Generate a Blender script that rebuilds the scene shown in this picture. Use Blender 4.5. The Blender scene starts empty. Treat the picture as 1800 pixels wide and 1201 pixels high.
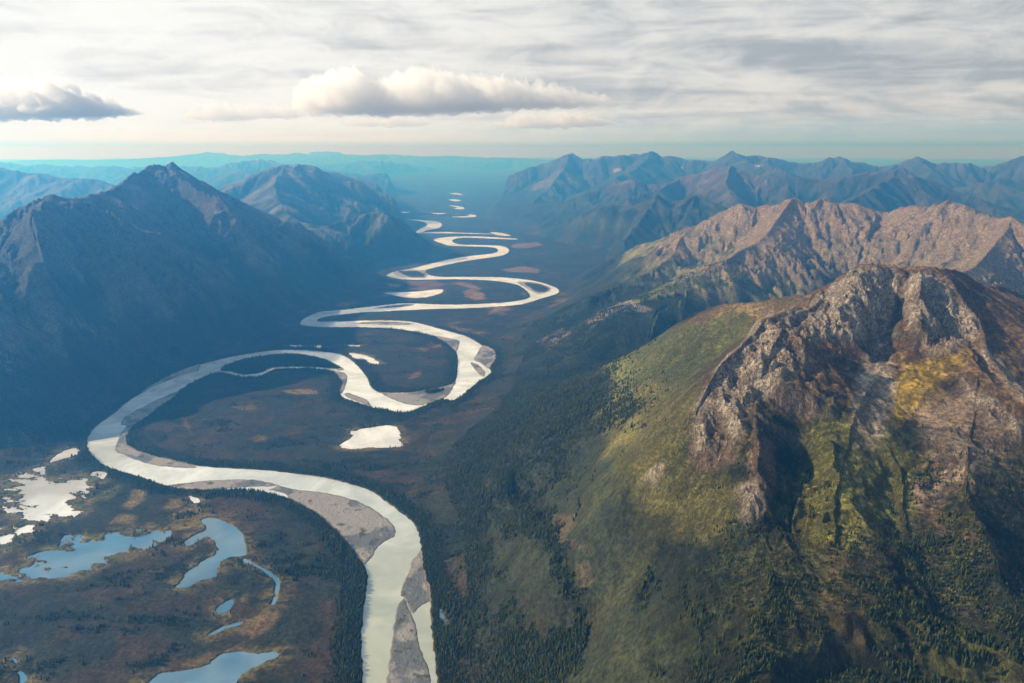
import bpy, math, numpy as np, os, time
from concurrent.futures import ThreadPoolExecutor
from mathutils import Vector, geometry
T0 = time.time()
rng = np.random.default_rng(7)
sc = bpy.context.scene
COL = sc.collection

# ------------------------------------------------------------------ camera
H = 1000.0; F = 1300.0; PITCH = math.radians(14.6)
cam = bpy.data.cameras.new('camera'); co = bpy.data.objects.new('camera', cam); COL.objects.link(co)
co.location = (0, 0, H); co.rotation_euler = (math.radians(90) - PITCH, 0, 0)
cam.sensor_width = 36; cam.lens = 36 * F / 1800; cam.clip_start = 1; cam.clip_end = 300000
sc.camera = co
# ------------------------------------------------------------------ light
SUN_EL, SUN_AZ = 28.0, -86.0            # azimuth measured from the view direction (+Y), negative = left
SUN_STR = 5.0; EXPO = 0.54
sv = Vector((math.sin(math.radians(SUN_AZ)) * math.cos(math.radians(SUN_EL)), math.cos(math.radians(SUN_AZ)) * math.cos(math.radians(SUN_EL)), math.sin(math.radians(SUN_EL))))
sl = bpy.data.lights.new('sun', 'SUN'); so = bpy.data.objects.new('sun', sl); COL.objects.link(so)
sl.energy = SUN_STR; sl.angle = math.radians(0.5); sl.color = (1.0, 0.85, 0.65)
so.rotation_euler = (-sv).to_track_quat('-Z', 'Y').to_euler(); so.location = (0, 0, 3000)
sc.view_settings.view_transform = 'Standard'; sc.view_settings.look = 'None'
sc.view_settings.exposure = EXPO; sc.view_settings.gamma = 1
sc.cycles.volume_bounces = 1

class NT:
    """small helper for writing node trees"""
    def __init__(s, tree): s.t = tree; s.n = tree.nodes; s.l = tree.links; s.n.clear()
    def node(s, kind, **kw):
        nd = s.n.new(kind)
        for k, v in kw.items():
            setattr(nd, k, v)
        return nd
    def put(s, sock, v):
        if isinstance(v, bpy.types.NodeSocket): s.l.new(v, sock)
        elif v is not None:
            sock.default_value = v
    def math(s, op, a, b=None, c=None, clamp=False):
        nd = s.node('ShaderNodeMath', operation=op, use_clamp=clamp)
        for i, v in enumerate((a, b, c)):
            if v is not None: s.put(nd.inputs[i], v)
        return nd.outputs[0]
    def noise(s, vec, scale, detail=4, rough=.55, dist=0.0):
        nd = s.node('ShaderNodeTexNoise'); s.put(nd.inputs['Vector'], vec)
        nd.inputs['Scale'].default_value = scale; nd.inputs['Detail'].default_value = detail
        nd.inputs['Roughness'].default_value = rough; nd.inputs['Distortion'].default_value = dist
        return nd.outputs['Fac']
    def ramp(s, v, lo, hi, to0=0.0, to1=1.0):
        nd = s.node('ShaderNodeMapRange', interpolation_type='SMOOTHSTEP'); s.put(nd.inputs[0], v)
        for i, x in enumerate((lo, hi, to0, to1)): nd.inputs[i + 1].default_value = x
        return nd.outputs[0]
    def mix(s, f, a, b, mode='MIX'):
        nd = s.node('ShaderNodeMix', data_type='RGBA', blend_type=mode)
        s.put(nd.inputs[0], f)
        s.put(nd.inputs[6], a if isinstance(a, bpy.types.NodeSocket) else (*a, 1))
        s.put(nd.inputs[7], b if isinstance(b, bpy.types.NodeSocket) else (*b, 1))
        return nd.outputs[2]
    def comb(s, x, y, z):
        nd = s.node('ShaderNodeCombineXYZ')
        for i, v in enumerate((x, y, z)): s.put(nd.inputs[i], v)
        return nd.outputs[0]

# ------------------------------------------------------------------ world: Nishita sky with a broken cloud deck
w = bpy.data.worlds.new('World'); sc.world = w; w.use_nodes = True
t = NT(w.node_tree)
out = t.node('ShaderNodeOutputWorld'); bg = t.node('ShaderNodeBackground'); t.l.new(bg.outputs[0], out.inputs[0])
sky = t.node('ShaderNodeTexSky', sky_type='NISHITA', sun_disc=False)
sky.sun_elevation = math.radians(SUN_EL); sky.sun_rotation = math.radians(SUN_AZ); sky.altitude = 1000
tc = t.node('ShaderNodeTexCoord'); sep = t.node('ShaderNodeSeparateXYZ'); t.l.new(tc.outputs['Generated'], sep.inputs[0])
X, Y, Z = sep.outputs
zc = t.math('MAXIMUM', Z, 0.0); den = t.math('ADD', zc, 0.035)
px, py = t.math('DIVIDE', X, den), t.math('DIVIDE', Y, den)
deck = t.comb(px, py, 0.0)                                       # cloud deck as a plane high above
n1 = t.noise(deck, 2.6, 7, .55, .35)
n2 = t.noise(t.comb(t.math('MULTIPLY', px, .55), t.math('MULTIPLY', py, 1.2), 4.0), 0.55, 8, .6, .6)
n3 = t.noise(t.comb(t.math('MULTIPLY', X, 2.0), t.math('MULTIPLY', Y, 2.0), t.math('MULTIPLY', Z, 13.)), 1.7, 8, .56, .8)
n4 = t.noise(t.comb(t.math('MULTIPLY', X, 7.), t.math('MULTIPLY', Y, 7.), t.math('MULTIPLY', Z, 24.)), 1.6, 8, .62, .8)
side = t.ramp(X, -0.5, 0.42)                                     # away from the sun the deck is thicker and greyer
thick = t.math('ADD', t.math('MULTIPLY', n3, .62), t.math('MULTIPLY', n2, .38))
thick = t.math('ADD', thick, t.math('MULTIPLY', side, .085))
thick = t.math('ADD', t.math('MULTIPLY', n4, .34), t.math('MULTIPLY', thick, .68))
litc = t.mix(side, (.68, .68, .665), (.52, .525, .52))
drkc = t.mix(side, (.46, .465, .47), (.27, .30, .33))
cl = t.mix(t.ramp(thick, .46, .68), litc, drkc)
low = t.ramp(Z, .050, .004)                                      # far haze bank low over the horizon
cl = t.mix(t.math('MULTIPLY', low, .85), cl, t.mix(side, (.70, .72, .70), (.26, .40, .48)))
cl = t.mix(t.ramp(Z, .012, .003), cl, t.mix(side, (.48, .64, .72), (.16, .34, .46)))
skyc = t.mix(1.0, sky.outputs[0], (.085, .085, .085), 'MULTIPLY')
hole = t.math('MULTIPLY', t.ramp(n1, .53, .46), t.ramp(Z, .30, .46))   # blue gaps open up overhead
over = t.mix(t.ramp(n1, .50, .62), (.40, .43, .47), (.10, .125, .165))
cl = t.mix(t.ramp(Z, .30, .50), cl, over)
fin = t.mix(hole, cl, skyc)
gap = t.math('MULTIPLY', t.ramp(thick, .43, .36), t.math('MULTIPLY', side, .6))
fin = t.mix(gap, fin, (.38, .47, .53))
t.l.new(fin, bg.inputs['Color']); bg.inputs['Strength'].default_value = 1.0

# ------------------------------------------------------------------ geometry of the view (used only to survey the place)
cp, sp_ = math.cos(PITCH), math.sin(PITCH)
def ray(u, v):
    xc, yc = (u - 900) / F, (600.5 - v) / F
    return xc, cp + yc * sp_, -sp_ + yc * cp
def at_y(u, v, y):                     # point of the sight line at forward distance y
    a, b, c = ray(u, v); k = y / b
    return a * k, y, H + c * k
def at_z(u, v, z=0.0):                 # point of the sight line at altitude z
    a, b, c = ray(u, v); k = (z - H) / c
    return a * k, b * k

def hash2(ix, iy, s):
    h = (ix.astype(np.int64) * 374761393 + iy.astype(np.int64) * 668265263 + s * 1274126177) & 0xffffffff
    h = ((h ^ (h >> 13)) * 1274126177) & 0xffffffff
    return ((h ^ (h >> 16)) & 0xffffff).astype(np.float32) / np.float32(16777216.0)
def vnoise(x, y, s=0):
    ix, iy = np.floor(x), np.floor(y); fx, fy = (x - ix).astype(np.float32), (y - iy).astype(np.float32)
    def g(dx, dy):
        a = hash2(ix + dx, iy + dy, s) * np.float32(2 * math.pi)
        return np.cos(a) * (fx - dx) + np.sin(a) * (fy - dy)
    ux, uy = fx * fx * fx * (fx * (fx * 6 - 15) + 10), fy * fy * fy * (fy * (fy * 6 - 15) + 10)
    a = g(0, 0); b = g(1, 0); c = g(0, 1); d = g(1, 1)
    return (a + (b - a) * ux + (c - a) * uy + (a - b - c + d) * ux * uy) * 1.5
def fbm(x, y, sc_, octs=4, s=0, gain=.5, ridged=False):
    o = 0; amp = 1; tot = 0; xs, ys = x / sc_, y / sc_
    for i in range(octs):
        n = vnoise(xs, ys, s + i)
        o = o + amp * ((1 - 2 * np.abs(n)) if ridged else n); tot += amp
        amp *= gain; xs = xs * 2.03 + 17.1; ys = ys * 2.03 - 9.7
    return o / tot
def sd_many(x, y, P):
    """signed distance (negative inside) of points to a polygon"""
    d2 = np.full(x.shape, 1e18); ins = np.zeros(x.shape, bool); n = len(P)
    for i in range(n):
        ax, ay = P[i]; bx, by = P[(i + 1) % n]; dx, dy = bx - ax, by - ay
        L2 = dx * dx + dy * dy + 1e-9
        t_ = np.clip(((x - ax) * dx + (y - ay) * dy) / L2, 0, 1)
        ex, ey = x - ax - t_ * dx, y - ay - t_ * dy
        np.minimum(d2, ex * ex + ey * ey, out=d2)
        if ay != by:
            c = (ay > y) != (by > y)
            ins ^= c & (x < dx * (y - ay) / (by - ay) + ax)
    return np.sqrt(d2) * np.where(ins, -1, 1)
POOL = ThreadPoolExecutor(4)
def par(fn, *arrs, n=16):              # run fn over slabs of rows
    idx = np.array_split(np.arange(arrs[0].shape[0]), n)
    res = list(POOL.map(lambda i: fn(*[a[i[0]:i[-1] + 1] for a in arrs]), [i for i in idx if len(i)]))
    if isinstance(res[0], tuple): return tuple(np.concatenate([r[k] for r in res]) for k in range(len(res[0])))
    return np.concatenate(res)
def ss(a, b, x):
    t_ = np.clip((x - a) / (b - a), 0, 1); return t_ * t_ * (3 - 2 * t_)

# ------------------------------------------------------------------ mountain ridges: (u, v, forward distance) along each crest
# name, points, half width, falloff power, (left/right width factors)
R = []
def ridge(g, pts, w0, p=1.25, lr=(1, 1), w1=None, z=False):
    P = []
    n = len(pts)
    for i, q in enumerate(pts):
        if z: x, y = at_z(q[0], q[1], q[2]); h = q[2]
        else: x, y, h = at_y(*q[:3])
        ww = w0 if w1 is None else w0 + (w1 - w0) * i / (n - 1)
        P.append((x, y, max(h - (9 if g == 'near' else 0), 5), ww))
    for _g, Q_, _p, _l in R:
        if np.hypot(Q_[:, 0] - P[0][0], Q_[:, 1] - P[0][1]).min() < 40: P[0] = (P[0][0], P[0][1], P[0][2] - 30, P[0][3]); break
    R.append((g, np.array(P), p, lr))
# near mountain, right
ridge('near', [(1425,517,1830),(1446,509,1850),(1461,502,1850),(1489,477,1870),(1511,466,1880),(1533,464,1890),(1572,461,1900),(1577,466,1905),(1601,465,1905),(1645,465,1900),(1659,470,1920),(1692,481,1960),(1728,497,2020),(1764,500,2080),(1800,504,2150),(1900,515,2250),(2050,520,2300)], 1500, 1.35, (.8, 1.0))
ridge('near', [(1425,526,1830),(1400,520,1900),(1352,518,2000),(1300,517,2100),(1247,522,2230),(1222,533,2300),(1197,546,2340),(1172,564,2380),(1130,590,2440),(1060,630,2520),(1000,665,2600),(955,690,2700)], 900, 1.25, (.9, .9), 380)
ridge('near', [(1432,530,1810),(1403,538,1730),(1352,555,1640),(1323,582,1590),(1309,600,1555),(1273,632,1490),(1244,676,1430),(1226,712,1390),(1219,748,1350),(1204,791,1320),(1150,838,1300),(1100,880,1290)], 760, 1.3, (.62, 1.0), 520)
ridge('near', [(1650,480,1880),(1668,500,1840),(1692,527,1770),(1721,564,1710),(1731,592,1655),(1742,632,1580),(1764,654,1530),(1800,697,1440),(1870,780,1310),(1930,880,1180)], 1100, 1.3, (.9, .5))
ridge('near', [(1489,495,1850),(1425,550,1700),(1365,630,1530),(1325,710,1395),(1325,800,1270),(1335,905,1125),(1330,1010,1010),(1300,1130,900)], 900, 1.3)
ridge('near', [(1572,490,1860),(1560,550,1750),(1545,640,1580),(1500,760,1370),(1470,880,1180),(1460,1000,1030),(1460,1150,885),(1460,1300,780)], 1100, 1.3)
ridge('near', [(1721,600,1660),(1715,700,1450),(1700,800,1285),(1690,950,1075),(1690,1100,925),(1690,1300,790)], 950, 1.3)
# foothills between the near mountain and the river
ridge('foot', [(1219,790,400),(1140,850,330),(1080,930,250),(1060,1030,190),(1050,1130,150),(1040,1260,120)], 800, 1.15, z=True)
ridge('foot', [(1060,640,290),(990,690,210),(940,740,160),(900,790,110),(870,860,90),(930,960,105),(990,1040,100),(1010,1120,80)], 420, 1.1, z=True)
ridge('foot', [(840,740,30),(850,800,50),(860,860,70),(880,930,75),(900,1010,70),(900,1100,60),(890,1230,45)], 260, 1.0, z=True)
ridge('foot', [(1500,1300,180),(1250,1300,150),(1040,1260,110)], 500, 1.1, z=True)
ridge('foot', [(1180,980,240),(1250,1040,235),(1330,1120,225),(1400,1250,220)], 420, 1.1, z=True)
# pale mountain behind
ridge('pale', [(965,520,4500),(1000,505,4650),(1050,482,4850),(1100,460,5000),(1138,441,5050),(1178,414,5050),(1209,399,5000),(1249,388,4950),(1280,366,4900),(1300,358,4880),(1329,363,4850),(1369,359,4800),(1395,350,4750),(1413,357,4740),(1444,350,4700),(1471,357,4680),(1502,359,4650),(1524,368,4620),(1555,375,4580),(1578,368,4520),(1609,359,4450),(1631,360,4400),(1667,350,4320),(1684,359,4260),(1711,370,4180),(1729,383,4100),(1755,388,4000),(1778,383,3880),(1796,397,3800),(1850,420,3600),(1950,430,3500),(2100,420,3400)], 1500, 1.45, (1, .95))
ridge('pale', [(1395,350,4750),(1369,383,4500),(1347,414,4280),(1302,441,4100),(1267,468,3930),(1213,485,3850),(1150,520,3700)], 900, 1.25)
ridge('pale', [(1209,399,5000),(1190,440,4600),(1150,475,4350),(1100,500,4200),(1050,525,4100)], 800, 1.25)
ridge('pale', [(1778,383,3880),(1750,430,3560),(1715,470,3300),(1660,500,3080),(1600,520,2950)], 720, 1.2)
ridge('foot', [(935,615,3150),(965,590,3250),(1000,570,3350),(1060,545,3450),(1130,530,3600),(1210,520,3700),(1300,505,3800)], 560, 1.2)
ridge('foot', [(960,560,3900),(1010,535,4050),(1080,515,4150),(1160,500,4250)], 480, 1.2)
# mid right hills
ridge('hillR', [(872,417,8300),(900,402,8150),(940,385,8000),(980,374,7950),(1050,362,7850),(1130,360,7750),(1155,345,7700),(1180,354,7700),(1205,350,7650),(1225,342,7600),(1250,356,7500),(1290,372,7400),(1340,385,7300)], 1500, 1.3)
ridge('hillR', [(1155,345,7700),(1140,370,7300),(1120,395,6900),(1090,415,6600)], 600, 1.2)
ridge('hillR', [(1030,366,7900),(1020,385,7500),(990,405,7100)], 600, 1.2)
ridge('hillR', [(845,374,11200),(880,366,11000),(920,361,10900),(960,357,10800),(1000,356,10700),(1060,350,10600)], 1100, 1.2)
ridge('brown', [(1010,352,10800),(1060,332,10600),(1110,316,10500),(1135,322,10500),(1160,325,10400),(1200,309,10300),(1240,302,10200),(1285,290,10000),(1310,301,9900),(1350,318,9700),(1390,336,9500),(1430,352,9300)], 1700, 1.45)
ridge('brown', [(1285,290,10000),(1275,320,9300),(1290,345,8700),(1310,370,8200)], 1000, 1.2)
ridge('brown', [(1200,309,10300),(1150,335,9600),(1100,350,9200)], 900, 1.2)
ridge('dark', [(1340,326,9900),(1360,310,9800),(1378,304,9700),(1405,312,9600),(1450,315,9500),(1490,308,9350),(1530,301,9250),(1580,297,9100),(1600,305,9000),(1640,320,8900),(1700,345,8700),(1760,372,8500),(1830,395,8300)], 1700, 1.4)
ridge('dark', [(1580,297,9100),(1540,330,8400),(1500,350,7900),(1470,365,7500)], 1100, 1.2)
ridge('dark', [(1690,335,11000),(1725,320,10900),(1757,312,10800),(1790,323,10700),(1850,335,10500),(1950,330,10000)], 1500, 1.3)
ridge('range', [(880,335,15200),(905,325,15000),(925,308,14900),(955,286,14800),(980,277,14800),(1003,270,14800),(1025,279,14700),(1045,279,14700),(1062,274,14600),(1090,272,14500),(1120,270,14500),(1145,265,14400),(1160,275,14300),(1185,274,14300),(1210,282,14200),(1235,280,14100),(1262,283,14000),(1287,265,13900),(1296,269,13900),(1312,271,13900),(1340,274,13900),(1370,280,13800),(1410,285,13700),(1440,285,13600),(1458,276,13500),(1476,274,13500),(1500,284,13400),(1545,291,13300),(1580,288,13200),(1612,276,13100),(1640,286,13000),(1680,286,12900),(1705,286,12800),(1722,293,12800),(1752,291,12700),(1775,282,12600),(1800,274,12500),(1840,262,12400),(1950,270,12000),(2200,265,11500)], 2200, 1.4)
ridge('range', [(1003,270,14800),(990,300,13800),(970,325,12900),(950,345,12300)], 1400, 1.15)
ridge('range', [(1145,265,14400),(1120,295,13200),(1080,315,12300)], 1400, 1.15)
ridge('range', [(1287,266,13900),(1330,290,12600),(1380,300,11800)], 1300, 1.15)
ridge('range', [(1476,275,13500),(1500,300,12500)], 1300, 1.15)
ridge('range', [(1612,277,13100),(1640,300,12000)], 1300, 1.15)
# left mountains
ridge('left', [(-260,520,2700),(-160,470,2950),(-60,432,3200),(0,400,3450),(30,376,3600),(60,355,3720),(75,350,3780),(95,346,3830),(115,350,3900),(135,356,3980),(150,352,4050),(172,344,4200),(186,340,4350),(215,322,4700),(240,306,5050),(270,296,5300),(280,293,5360),(290,296,5400),(302,293,5420),(330,306,5450),(360,325,5480),(400,345,5480),(440,378,5470),(480,410,5420),(530,445,5350),(580,478,5300),(625,500,5250)], 1500, 1.35, (1, 1))
ridge('left', [(160,352,4150),(205,400,3900),(240,425,3820),(290,441,3780),(318,443,3740),(345,462,3650),(400,505,3450),(450,545,3300),(500,575,3150)], 800, 1.15)
ridge('left', [(302,293,5420),(310,325,5200),(350,350,5050),(385,356,4980),(405,395,4850),(440,440,4700),(490,490,4550),(550,530,4450)], 900, 1.15)
ridge('left', [(95,346,3830),(60,420,3350),(95,500,2980),(130,580,2700),(150,660,2500)], 900, 1.2)
ridge('left', [(240,306,5050),(215,350,4650),(250,400,4350),(330,430,4200)], 620, 1.2)
ridge('left', [(-60,432,3200),(-40,560,2700),(-30,680,2400),(-40,760,2250)], 800, 1.2)
ridge('left', [(130,420,3500),(200,480,3250),(270,560,3000),(300,610,2850)], 520, 1.2)
ridge('backleft', [(350,372,8300),(405,340,8700),(440,320,8850),(465,300,8950),(500,288,9000),(515,295,9050),(533,290,9400),(560,300,10300),(600,315,11700),(640,320,12800),(680,324,13800),(710,335,14500),(735,350,15000)], 2100, 1.35)
ridge('backleft', [(500,288,9000),(480,330,8000),(500,370,7200),(540,400,6600)], 1100, 1.2)
ridge('backleft', [(560,300,10300),(590,340,9200),(620,372,8200)], 1100, 1.2)
ridge('backleft', [(520,425,6300),(560,405,6600),(600,391,6900),(630,380,7000),(650,374,7020),(672,374,7050),(695,384,7150),(730,403,7350),(765,425,7500),(785,440,7400)], 1000, 1.15)
ridge('farleft', [(-150,285,10500),(-60,290,10500),(0,297,10500),(30,301,10400),(60,309,10300),(100,312,10300),(165,316,10200),(200,325,10100),(222,336,10000),(260,350,9800)], 2600, 1.3)
# far ranges
ridge('far', [(-300,295,23000),(-100,285,23000),(0,287,23000),(30,295,23000),(70,290,22500),(110,292,22500),(150,297,22500),(190,293,22500),(230,299,22500),(260,294,22000),(320,292,21500),(380,296,21500),(420,288,21500),(450,281,21500),(500,290,21000),(560,298,20500)], 3600, 1.2)
ridge('far', [(-300,282,44000),(-50,283,44000),(100,282,43000),(200,281,42000),(300,276,42000),(340,272,42000),(368,267,42000),(385,271,42000),(430,274,42000),(470,270,42000),(500,271,42000),(520,268,42000),(545,271,42000),(572,266,42000),(600,272,42000),(640,272,42000),(700,272,42000),(740,275,42000),(800,274,42000),(850,277,42000),(900,277,42000),(960,281,42000),(1050,280,42000),(1300,281,42000)], 6000, 1.2)
ridge('far', [(430,300,17500),(520,308,17500),(600,312,17500),(680,304,18000),(760,299,18500),(830,297,18500),(900,301,17500),(950,306,23000)], 2600, 1.2)
ridge('far', [(560,290,30000),(640,284,30500),(700,287,42000),(770,285,42000),(850,288,42000),(920,290,42000)], 3600, 1.2)
GROUPS = ['valley', 'near', 'foot', 'pale', 'hillR', 'brown', 'dark', 'range', 'left', 'backleft', 'farleft', 'far']

# ------------------------------------------------------------------ terrain grid: rings about the survey point
th = np.concatenate([np.linspace(-100, -43.5, 40)[:-1], np.linspace(-43.5, 43.5, 1560), np.linspace(43.5, 100, 40)[1:]])
rr = [150.0]
while rr[-1] < 88000:
    r = rr[-1]
    k = .03 if r < 650 else .00195 if r < 3300 else .0031 if r < 9000 else .0042 if r < 20000 else .0065
    rr.append(r * (1 + k))
rr = np.array(rr); NR, NC = len(rr), len(th)
TH, RR = np.meshgrid(np.radians(th), rr)
GX = RR * np.sin(TH); GY = RR * np.cos(TH)

def macro(x, y):
    k = 26.0
    wob = 1 + .34 * fbm(x, y, 520, 4, 11) ; wob2 = 1 + .30 * fbm(x, y, 1900, 3, 19)
    far = ss(5000, 12000, np.hypot(x, y)); wob = wob * (1 - far) + wob2 * far
    S = np.zeros_like(x); best = np.full(x.shape, 9.0); gid = np.zeros(x.shape, np.int8); crest = np.full(x.shape, 1e9)
    for g, P, p, lr in R:
        w_ = P[:, 3].max() * 1.75
        x0, x1, y0, y1 = P[:, 0].min() - w_, P[:, 0].max() + w_, P[:, 1].min() - w_, P[:, 1].max() + w_
        m = (x > x0) & (x < x1) & (y > y0) & (y < y1)
        if not m.any(): continue
        xm, ym, wm = x[m], y[m], wob[m]
        val = np.zeros(xm.shape); cd = np.full(xm.shape, 1e9)
        for i in range(len(P) - 1):
            ax, ay, ah, aw = P[i]; bx, by, bh, bw = P[i + 1]
            dx, dy = bx - ax, by - ay; L2 = dx * dx + dy * dy
            tt = np.clip(((xm - ax) * dx + (ym - ay) * dy) / L2, 0, 1)
            ex, ey = xm - ax - tt * dx, ym - ay - tt * dy
            d = np.sqrt(ex * ex + ey * ey)
            right = (ex * dy - ey * dx) / (d * math.sqrt(L2) + 1)      # sine of the bearing: 1 right of the crest, -1 left, 0 dead ahead
            fac = lr[0] + (lr[1] - lr[0]) * (.5 + .5 * np.clip(right * 1.3, -1, 1))
            hh = ah + (bh - ah) * tt; ww = (aw + (bw - aw) * tt) * fac
            q = np.clip(1 - d * wm / ww, 0, 1)
            np.maximum(val, hh * q ** p, out=val); np.minimum(cd, d, out=cd)
        S[m] += np.exp(val / k) - 1
        b = best[m]; up = val > b
        tmp = gid[m]; tmp[up] = GROUPS.index(g); gid[m] = tmp
        b[up] = val[up]; best[m] = b
        c = crest[m]; np.minimum(c, cd, out=c); crest[m] = c
    return k * np.log1p(S), gid, crest

print('grid', NR, NC)
# macro form on every second ring and ray, then interpolated
sr = np.unique(np.append(np.arange(0, NR, 2), NR - 1)); scn = np.unique(np.append(np.arange(0, NC, 2), NC - 1))
m_, g_, c_ = par(macro, GX[np.ix_(sr, scn)], GY[np.ix_(sr, scn)])
def upg(A):
    ir = np.interp(np.arange(NR), sr, np.arange(len(sr))); i0 = np.minimum(ir.astype(int), len(sr) - 2); f = (ir - i0)[:, None]
    B = A[i0] * (1 - f) + A[i0 + 1] * f
    ic = np.interp(np.arange(NC), scn, np.arange(len(scn))); j0 = np.minimum(ic.astype(int), len(scn) - 2); f = (ic - j0)[None]
    return B[:, j0] * (1 - f) + B[:, j0 + 1] * f
VALLEY = [(780,1290),(778,1201),(768,1100),(768,1000),(762,950),(742,900),(716,868),(722,800),(742,745),(800,713),(850,685),(885,655),(890,620),(880,590),(905,560),(960,540),(1000,520),(1010,490),(1060,462),(1080,443),(1000,430),(930,412),(905,398),(850,386),(855,370),(885,350),(915,330),(950,306),(900,296),(680,306),(690,325),(700,348),(672,366),(695,380),(722,395),(722,411),(752,423),(762,436),(720,462),(660,474),(628,490),(616,506),(590,530),(545,545),(505,563),(518,582),(470,602),(380,620),(300,648),(230,690),(160,742),(130,780),(60,806),(0,818),(-300,840),(-900,900),(-1500,1290)]
VP = np.array([at_z(u, v) for u, v in VALLEY])
def sdp(x, y): return sd_many(x + fbm(x, y, 300, 3, 181) * 60, y + fbm(x, y, 300, 3, 191) * 60, VP)
m_ = m_ * ss(-20, np.where(RR[np.ix_(sr, scn)] > 5600, 240, 520), par(sdp, GX[np.ix_(sr, scn)], GY[np.ix_(sr, scn)])) ** .8
def box(A, n0, n1):
    for ax, n in ((0, n0), (1, n1)):
        pad = [(0, 0), (0, 0)]; pad[ax] = (n + 1, n)
        c = np.cumsum(np.pad(A, pad, mode='edge'), axis=ax)
        A = (np.take(c, range(2 * n + 1, c.shape[ax]), ax) - np.take(c, range(0, c.shape[ax] - 2 * n - 1), ax)) / (2 * n + 1)
    return A
bl = box(box(m_, 8, 18), 8, 18)
kb = np.where(np.isin(g_, [1, 2]), .6 * ss(690, 560, m_) + .4 * ss(500, 350, m_), .0) * ss(5000, 3000, RR[np.ix_(sr, scn)])
m_ = m_ * (1 - kb) + bl * kb
MH = upg(m_); CREST = upg(np.minimum(c_, 5000))
thr = np.radians(th)
def samp(A, x, y):
    r = np.hypot(x, y); a = np.arctan2(x, y)
    i = np.clip(np.interp(r, rr, np.arange(NR)), 0, NR - 1.001); j = np.clip(np.interp(a, thr, np.arange(NC)), 0, NC - 1.001)
    i0, j0 = i.astype(int), j.astype(int); fi, fj = i - i0, j - j0
    return (A[i0, j0] * (1 - fi) * (1 - fj) + A[i0 + 1, j0] * fi * (1 - fj) + A[i0, j0 + 1] * (1 - fi) * fj + A[i0 + 1, j0 + 1] * fi * fj)
def hit(u, v, A=None):
    A = Hh if A is None else A
    a, b, c = ray(u, v); ks = np.geomspace(400, 70000, 6000) / math.hypot(a, b)
    below = H + c * ks < samp(A, a * ks, b * ks)
    k = ks[np.argmax(below)] if below.any() else ks[-1]
    return a * k, b * k
# ribs (+) and gullies (-) laid over the broad form: points on the slope, height, half width
RIBS = [([(1370,585),(1352,640),(1335,720),(1335,800),(1345,870),(1342,915)], 24, 95, .6),
 ([(1510,690),(1465,770),(1445,860),(1450,960),(1470,1080),(1490,1200)], 24, 120, 1),
 ([(1640,600),(1692,665),(1713,683),(1746,715),(1793,744),(1860,790)], 30, 60, 1),
 ([(1700,780),(1700,900),(1710,1010),(1740,1140),(1770,1230)], 24, 130, 1),
 ([(1392,775),(1394,830),(1388,900),(1372,970)], -50, 48, 1), ([(1372,960),(1290,995),(1200,1000),(1130,1020)], -16, 60, 1), ([(1405,630),(1402,690),(1398,745)], 44, 75, 1),
 ([(1572,500),(1560,560),(1535,640)], -34, 38, 1),
 ([(1575,800),(1600,880),(1640,960),(1680,1050),(1700,1190)], -16, 75, 1),
 ([(1230,980),(1260,1060),(1330,1150),(1400,1230)], 26, 120, 1),
 ([(905,840),(940,890),(985,935),(1020,1000),(1035,1050),(1030,1190)], -30, 50, 1),
 ([(870,830),(900,900),(950,950),(985,1010),(1000,1100)], 26, 60, 1),



 ([(150,370),(205,420),(290,452),(350,500),(420,560)], 60, 170, 1), ([(300,310),(350,362),(400,410),(460,470),(520,520)], 60, 190, 1), ([(100,370),(120,450),(170,560),(220,640)], 60, 150, 1), ([(60,400),(40,480),(30,600),(40,720)], 50, 140, 1), ([(230,390),(300,430),(360,480),(450,560)], -60, 130, 1), ([(130,380),(190,480),(260,580),(320,610)], -55, 110, 1), ([(400,360),(460,420),(540,490)], 40, 120, 1),
 ([(1500,500),(1495,560),(1470,620)], 26, 40, 1), ([(1620,500),(1625,560),(1600,620)], 24, 50, 1), ([(1670,530),(1660,590),(1640,640)], -18, 35, 1)]
def seg_dist(x, y, P):
    d2 = np.full(x.shape, 1e18); tt_ = np.zeros(x.shape)
    for i in range(len(P) - 1):
        ax, ay = P[i]; dx, dy = P[i + 1] - P[i]
        t_ = np.clip(((x - ax) * dx + (y - ay) * dy) / (dx * dx + dy * dy + 1e-9), 0, 1)
        e = (x - ax - t_ * dx) ** 2 + (y - ay - t_ * dy) ** 2; up = e < d2
        d2 = np.where(up, e, d2); tt_ = np.where(up, (i + t_) / (len(P) - 1), tt_)
    return np.sqrt(d2), tt_
ADD = np.zeros(GX.shape)
for q, amp, wd_, _k in RIBS:
    P = np.array([hit(u, v, MH) for u, v in q])
    m = (GX > P[:, 0].min() - 4 * wd_) & (GX < P[:, 0].max() + 4 * wd_) & (GY > P[:, 1].min() - 4 * wd_) & (GY < P[:, 1].max() + 4 * wd_)
    x, y = GX[m], GY[m]; d, tt_ = seg_dist(x + fbm(x, y, 90, 3, 201) * 26, y + fbm(x, y, 90, 3, 211) * 26, P)
    ADD[m] += amp * np.exp(-(d / wd_) ** 2) * ss(0, .15, tt_ + .05) * ss(1.0, .86, tt_ - .0)
MH = MH + ADD
GID = g_[np.minimum(np.searchsorted(sr, np.arange(NR)), len(sr) - 1)][:, np.minimum(np.searchsorted(scn, np.arange(NC)), len(scn) - 1)]
print('macro', round(time.time() - T0, 1))

def grad(A):
    dr = np.gradient(A, rr, axis=0); dt = np.gradient(A, np.radians(th), axis=1) / RR
    s, c = np.sin(TH), np.cos(TH)
    return dr * s + dt * c, dr * c - dt * s

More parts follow.
